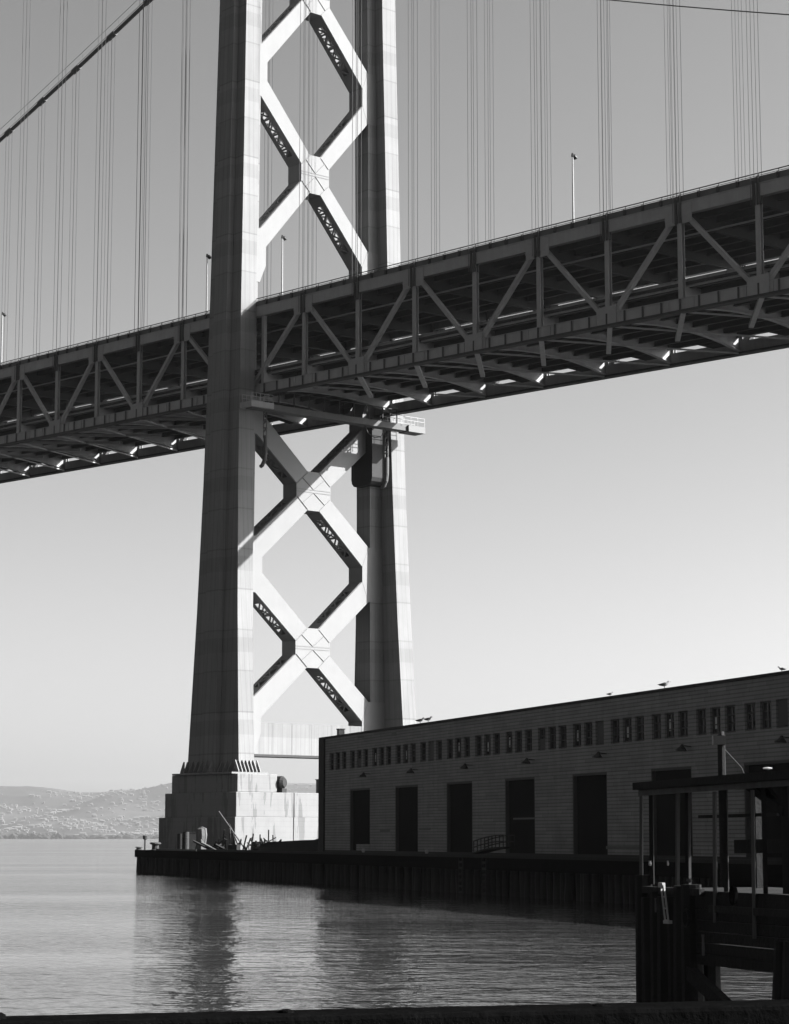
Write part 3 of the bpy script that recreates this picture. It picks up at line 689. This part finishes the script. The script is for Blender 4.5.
GL = [(26.6,'leftmost of the pair of gulls on the warehouse parapet beside the far tower leg', .3),(28.5,'right gull of the pair on the warehouse parapet beside the far tower leg', .5),(63.1,'gull perched on the parapet above the fifth door',.2),(71.1,'gull raised highest on the parapet above the sixth door',.1),(85.8,'gull on the parapet close to the right edge of the photo',3.3)]
for s, lb, rz in GL: gull(WO+WX*s+WY*.15+Vector((0,0,12.62)), rz, lb, .95 if s < 40 or 70 < s < 75 else .6)

# ------------------------------------------------------------------ landing shelter at lower right
SO = Vector((5.46, 50, 0))
def S(px):   # run along the shelter for a picture column
    X_Y = (px-394.5)/2286; Y = (5.46+.339*50)/(.339+X_Y); return (50-Y)/.947
sh = tag(empty('landing_shelter', SO, RW), 'dark open timber landing shelter on piles at the lower right with a sagging flat roof', 'shelter')
m = MB(); m.hexa([(-.02,-.25,4.74),(9.5,-.25,4.84),(9.5,2.4,4.88),(-.02,2.4,4.77)],[(-.02,-.25,4.9),(9.5,-.25,5.02),(9.5,2.4,5.04),(-.02,2.4,4.92)])
m.build('roof', MATS['timber_old'], sh)
m = MB(); m.hexa([(-.0,-.12,4.62),(9.4,-.12,4.72),(9.4,-.02,4.72),(0,-.02,4.62)],[(0,-.12,4.738),(9.4,-.12,4.838),(9.4,-.02,4.838),(0,-.02,4.738)])
m.build('fascia', MATS['timber_light'], sh)
for px, zb_, tilt in ((643.5, 2.6, .06), (680, 2.2, .02), (717, 2.0, .05), (755, 1.75, .08)):
    s = S(px); m = MB(); m.bar((s, -.03, 4.64), (s+tilt, -.1, zb_), .065, .07); m.build('post', MATS['timber_light'], sh)
    m = MB(); m.bar((s+.13, .14, 4.72), (s+tilt+.13, .1, zb_+.1), .09, .09); m.build('post', MATS['timber_old'], sh)
for s in (.9, 3.5, 6.3):
    MB().bar((s, 2.3, 4.8), (s, 2.3, 2.5), .16, .16).build('post', MATS['timber_old'], sh)
MB().bar((.3, 1.2, 4.16), (3.9, 1.2, 4.18), .06, .07).build('rail', MATS['timber_old'], sh)
MB().bar((2.6, .9, 3.52), (9.2, .9, 3.6), .1, .28).build('rail', MATS['timber_old'], sh)
MB().bar((5.2, 1.6, 3.98), (9.3, 1.6, 3.98), .05, .06).build('rail', MATS['timber_light'], sh)
MB().bar((4.2, .4, 4.75), (5.7, .4, 4.2), .14, .16).build('knee_brace', MATS['timber_old'], sh)
MB().bar((4.7, .5, 4.75), (5.3, .5, 4.35), .1, .1).build('knee_brace', MATS['timber_old'], sh)
MB().bar((5.75, .5, 4.8), (5.75, .5, 2.2), .3, .3).build('post', MATS['timber_old'], sh)
m = MB(); m.box(.0, 9.6, .0, 3.0, 2.45, 2.62); m.build('platform', MATS['timber_old'], sh)
MB().box(-.05, 2.9, -.12, -.0, 2.52, 2.66).build('platform_edge', MATS['timber'], sh)
MB().box(3.3, 9.6, -.12, -.0, 2.2, 2.34).build('platform_edge', MATS['timber'], sh)
m = MB()
for k in range(6): m.box(.05, 9.6, -.02, .1, 1.12+.23*k, 1.12+.23*k+.21)
m.build('side_boarding', MATS['timber_old'], sh)
m = MB(); m.box(.05, 9.6, .1, 3.0, 1.18, 1.4); m.build('underframe', MATS['timber_old'], sh)
for i in range(7):
    r = random.uniform(.2, .26); s = -.02+i*.39
    MB().tube([(s, -.05+random.uniform(-.05,.05), -2.5), (s+random.uniform(-.05,.05), 0, .6), (s+random.uniform(-.05,.02), 0, 2.5+random.uniform(-.1,.25) if i else 2.9)], [r*1.05, r, r*.92], 10).build('pile', MATS['timber_old'], sh)
for i in range(2):
    MB().tube([(.3+i*.42, 1.2, -2.5), (.3+i*.42, 1.2, 2.4)], [.24, .2], 8).build('pile', MATS['timber_old'], sh)
for s in (S(777), S(786)):
    MB().tube([(s+.03, -.05, -2.5), (s, -.0, .6), (s+.1, -.0, 1.75)], [.18, .17, .15], 10).build('pile', MATS['timber'], sh)
MB().bar((S(690), -.1, .98), (S(758), -.1, -.1), .2, .26).build('diagonal_strut', MATS['timber_old'], sh)
def put(px, py): 
    s = S(px); Y = 50-.947*s; p = at(px, py, Y); return s, p.z
# ladder and fittings on the shelter
ld = MB(); s0, z0 = put(670, 885); s1, z1 = put(678, 920)
for d in (-.06, .09): ld.bar((s0+d, -.2, z0), (s1+d, -.3, z1), .035, .03)
for k in range(4): t = k/3; ld.bar((s0+(s1-s0)*t-.06, -.2-.1*t, z0+(z1-z0)*t), (s0+(s1-s0)*t+.09, -.2-.1*t, z0+(z1-z0)*t), .025, .03)
ld.box(s0-.12, s0+.09, -.24, -.17, z0-.05, z0+.05); ld.box(s1-.08, s1+.2, -.34, -.26, z1-.07, z1+.0)
tag(ld.build('boat_ladder', MATS['pale'], loc=SO, rotz=RW), 'short white ladder catching the sun on the dark shelter side', 'ladder')
for px, py, w_, h_, mt, nm, lb in ((663,905,.05,.3,'midgrey','cleat','small grey cleat left of the white ladder'),(710,945,.07,.42,'midgrey','mooring_ring','pale upright fitting low on the shelter boarding'),(696,918,.16,.3,'timber','rope_coil','dull coil of rope hung right of the white ladder'),(743,895,.12,.3,'timber_black','rope_coil','dull coil of rope hung between the last two shelter posts'),(697,880,.14,.06,'timber_light','cleat','flat pale cleat on the platform edge'),(658,883-20,.08,.1,'pale','cleat','pale peg on the rail near the first shelter post'),(676,863,.05,.1,'pale','cleat','pale peg near the second shelter post')):
    s, z = put(px, py); m = MB()
    if nm == 'rope_coil':
        for q in range(3): m.tube([(s+math.cos(t*math.pi/6)*w_*(.6+.1*q), -.2-.03*q, z+math.sin(t*math.pi/6)*h_*(.5+.05*q)) for t in range(13)], .025, 6)
    else:
        m.tube([(s,-.2,z-h_/2),(s+.01,-.2,z-h_*.2),(s,-.2,z+h_*.3),(s,-.2,z+h_/2)], [w_*.4,w_*.5,w_*.35,w_*.5], 8)
    tag(m.build(nm, MATS[mt], loc=SO, rotz=RW), lb, 'rope' if nm == 'rope_coil' else 'fitting')
# lamp post behind the shelter
p = at(722, 775, 52)
lp = empty('lamp_post', (p.x, 52, 2.4)); H = at(722, 735, 52).z-2.4
MB().tube([(0,0,-.2),(0,0,H)], .09, 8).build('pole', MATS['timber_old'], lp)
m = MB(); m.box(-.2,.1,-.12,.12,H-.22,H-.02); m.tube([(0,0,H-.05),(0,0,H+.08)], .07, 8); m.build('lamp_head', MATS['lamp_dark'], lp)
m = MB(); m.tube([(0,0,H-.25),(.45,0,H-.75),(.55,0,H-1.0)], .012, 5); m.build('guy_wire', MATS['wire'], lp)
tag(lp, 'dark pole with a boxy lamp rising behind the shelter roof against the warehouse', 'lamp post')
m = MB(); p = at(770, 776, 43.8); m.tube([(-.1,0,.0),(0,0,.0),(.08,0,0)], [.015,.03,.015], 8)
tag(m.build('roof_bucket', MATS['pale'], loc=(p.x, p.y+.2, 5.03)), 'tiny white scrap lying on the shelter roof', 'scrap')
MB  # -
# foreground timber of the pier the photographer stands on
a = Vector((-6, 16.4, 0)); b = Vector((5.5, 19.3, 0)); m = MB()
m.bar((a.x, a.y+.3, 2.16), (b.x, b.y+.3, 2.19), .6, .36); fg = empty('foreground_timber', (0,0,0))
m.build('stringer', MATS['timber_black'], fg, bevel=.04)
m = MB(); m.box(-6, 5.5, 8, 16.2, 2.0, 2.14); 
m = MB()
tag(fg, 'black edge timber running along the bottom of the photo', 'timber')
for px, lb, hh in ((286,'small rounded bolt head on the black edge timber below the tower', .035),(3,'square bolt head on the black edge timber in the lower left corner', .05),(603,'flat bolt head on the black edge timber just left of the shelter piles', .03)):
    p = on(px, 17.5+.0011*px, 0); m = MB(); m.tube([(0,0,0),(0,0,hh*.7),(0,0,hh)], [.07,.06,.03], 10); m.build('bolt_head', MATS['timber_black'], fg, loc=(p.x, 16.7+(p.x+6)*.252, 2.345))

# ------------------------------------------------------------------ water, hills, town, haze
def water_mat():
    m = bpy.data.materials.new('water'); m.use_nodes = True; nt = m.node_tree; N = nt.nodes; L = nt.links; bs = N['Principled BSDF']
    bs.inputs['Base Color'].default_value = (.018,.018,.018,1); bs.inputs['Roughness'].default_value = .06; bs.inputs['IOR'].default_value = 1.33
    g = N.new('ShaderNodeNewGeometry')
    def nz(sc, vec, det=4, ro=.55):
        mp = N.new('ShaderNodeMapping'); mp.inputs['Scale'].default_value = vec; mp.inputs['Rotation'].default_value = (0,0,.12); L.new(g.outputs['Position'], mp.inputs[0])
        n = N.new('ShaderNodeTexNoise'); n.inputs['Scale'].default_value = sc; n.inputs['Detail'].default_value = det; n.inputs['Roughness'].default_value = ro
        L.new(mp.outputs[0], n.inputs['Vector']); return n.outputs['Fac']
    patch = nz(.02, (.35,1.6,1), 4)
    c_ = nz(.55, (1,1,1), 3, .6)
    mr = N.new('ShaderNodeMapRange'); mr.inputs['From Min'].default_value = .38; mr.inputs['From Max'].default_value = .62; mr.inputs['To Min'].default_value = .35; mr.inputs['To Max'].default_value = 1.6; L.new(patch, mr.inputs[0])
    a = nz(1.5, (1,1.2,1), 3, .5); b = nz(.22, (.6,1.6,1), 4)
    ad = N.new('ShaderNodeMath'); ad.operation = 'MULTIPLY_ADD'; L.new(b, ad.inputs[0]); ad.inputs[1].default_value = 1.6
    f_ = nz(5.0, (1,1.4,1), 3, .5); af = N.new('ShaderNodeMath'); af.operation = 'MULTIPLY_ADD'; L.new(f_, af.inputs[0]); af.inputs[1].default_value = .08; L.new(a, af.inputs[2]); a = af.outputs[0]
    ac = N.new('ShaderNodeMath'); ac.operation = 'MULTIPLY_ADD'; L.new(c_, ac.inputs[0]); ac.inputs[1].default_value = 2.4; L.new(a, ac.inputs[2]); L.new(ac.outputs[0], ad.inputs[2])
    bp = N.new('ShaderNodeBump'); bp.inputs['Distance'].default_value = .052; L.new(mr.outputs[0], bp.inputs['Strength']); L.new(ad.outputs[0], bp.inputs['Height'])
    L.new(bp.outputs[0], bs.inputs['Normal']); return m
wm = water_mat()
ext = 21000; m = MB(); m.poly([(-ext,-3000,0),(ext,-3000,0),(ext,ext-1500,0),(-ext,ext-1500,0)], [(0,1,2,3)])
tag(m.build('water', wm), kind='structure')

def ridge(X):   # crest height for a bearing (as picture column at 14 km)
    px = 394.5 + X/14000*2286
    tab = [(-3000,50),(-600,44),(-200,54),(0,52),(25,52),(50,50),(75,46),(95,44),(105,47),(115,49),(130,48),(150,49),(175,53),(240,54),(275,53),(300,55),(320,53),(420,48),(600,56),(900,50),(1500,58),(3000,40)]
    return lerp_t(tab, px)/2286*14000
from mathutils import noise as mn
def terrain(name, y0, y1, hf, nx, ny, x0, x1, mt, amp):
    vs = []; fs = []
    for j in range(ny+1):
        t = j/ny; y = y0 + (y1-y0)*t
        for i in range(nx+1):
            x = x0 + (x1-x0)*i/nx
            h = hf(x*14000/y)*y/14000
            prof = (t/.72)**1.15 if t < .72 else 1-(t-.72)**2*3
            nn = mn.fractal(Vector((x/900, y/900, 3)), 1, 2, 5)
            z = h*prof*(1 + .0) + amp*nn*min(1, t*3)*(1 if t < .6 else .18)
            vs.append((x, y, max(-4, z if j else -4)))
    for j in range(ny):
        for i in range(nx): k = j*(nx+1)+i; fs.append((k, k+1, k+nx+2, k+nx+1))
    m = MB(); m.poly(vs, fs); o = m.build(name, MATS[mt], smooth=True); return tag(o, kind='structure')
hills = terrain('hills', 10200, 15500, ridge, 300, 46, -16000, 16000, 'hill', 110)
terrain('hills', 15800, 18000, lambda X: lerp_t([(-20000,70),(-600,50),(120,46),(150,50),(165,54),(240,57),(300,55),(20000,60)], 394.5+X/14000*2286)/2286*14000*1.0, 160, 12, -17000, 17000, 'hill_far', 20)
from mathutils.bvhtree import BVHTree
hm = hills.data; bvh = BVHTree.FromPolygons([v.co for v in hm.vertices], [p.vertices[:] for p in hm.polygons])
def ground(x, y):
    h = bvh.ray_cast(Vector((x, y, 3000)), Vector((0,0,-1))); return h[0].z if h[0] else 0
def house_mesh(m, x, y, z, w_, d_, h_):
    m.box(x-w_/2, x+w_/2, y-d_/2, y+d_/2, z-8, z+h_)
    m.poly([(x-w_/2,y-d_/2,z+h_),(x+w_/2,y-d_/2,z+h_),(x+w_/2,y+d_/2,z+h_),(x-w_/2,y+d_/2,z+h_),(x-w_/2,y,z+h_*1.35),(x+w_/2,y,z+h_*1.35)], [(0,1,5,4),(2,3,4,5),(0,4,3),(1,2,5)])
m = MB(); house_mesh(m, 0, 0, 0, 1, 1, 1); hp = m.build('house', MATS['town_white'])
random.seed(5); nh = 0; stuff = MB()
for i in range(3200):
    px = random.uniform(-60, 860) if i > 700 else random.uniform(-5, 168)
    t = random.random()**1.15*.7
    y = 10350 + 5300*t; x = (px-394.5)/2286*y
    if mn.noise(Vector((x/420, y/900, 0))) < random.uniform(-.35,.2) and t > .05: continue
    z = ground(x, y); s = random.uniform(.3, .85)*(1.5 if random.random() < .12 else 1)
    w_, h_ = 20*s*random.uniform(.6, 1.5), 10*s
    if nh < 300 and -5 < px < 166:
        o = hp if nh == 0 else hp.copy()
        if nh: COL.objects.link(o)
        o.location = (x, y, z); o.scale = (w_, 14, h_); nh += 1
        tag(o, 'tiny pale house among the many on the hazy hillside across the bay', 'house', 'houses on the far hillside')
    else: house_mesh(stuff, x, y, z, w_, 14, h_)
tag(stuff.build('distant_town', MATS['town_white']), 'pale speckle of far houses on the hazy hills', 'town', kind='stuff')
sh_ = MB()
for i in range(700):
    px = random.uniform(-60, 860) if i > 300 else random.uniform(-5, 168); y = 10250+random.uniform(0, 160); x = (px-394.5)/2286*y
    r = random.uniform(12, 34); h = random.uniform(6, 17)*(1.2 if mn.noise(Vector((x/300, 0, 4))) > 0 else .6)
    sh_.tube([(x-r,y,-2),(x-r*.5,y,h*.7-2),(x,y,h),(x+r*.6,y,h*.6),(x+r,y,-2)], [4, 8, 9, 8, 3], 6)
tag(sh_.build('shoreline_trees', MATS['town_dark']), 'thin dark band of far trees along the opposite shore', 'trees', kind='stuff')

hz = bpy.data.materials.new('haze'); hz.use_nodes = True; nt = hz.node_tree
for n_ in list(nt.nodes):
    if n_.type != 'OUTPUT_MATERIAL': nt.nodes.remove(n_)
pv = nt.nodes.new('ShaderNodeVolumePrincipled'); pv.inputs['Color'].default_value = (.5,.5,.5,1); pv.inputs['Anisotropy'].default_value = .5; pv.inputs['Density'].default_value = 3.6e-5
nt.links.new(pv.outputs[0], nt.nodes['Material Output'].inputs['Volume'])
m = MB(); m.box(-21500, 21500, -3500, 20500, -12, 520); tag(m.build('haze', hz), kind='stuff')
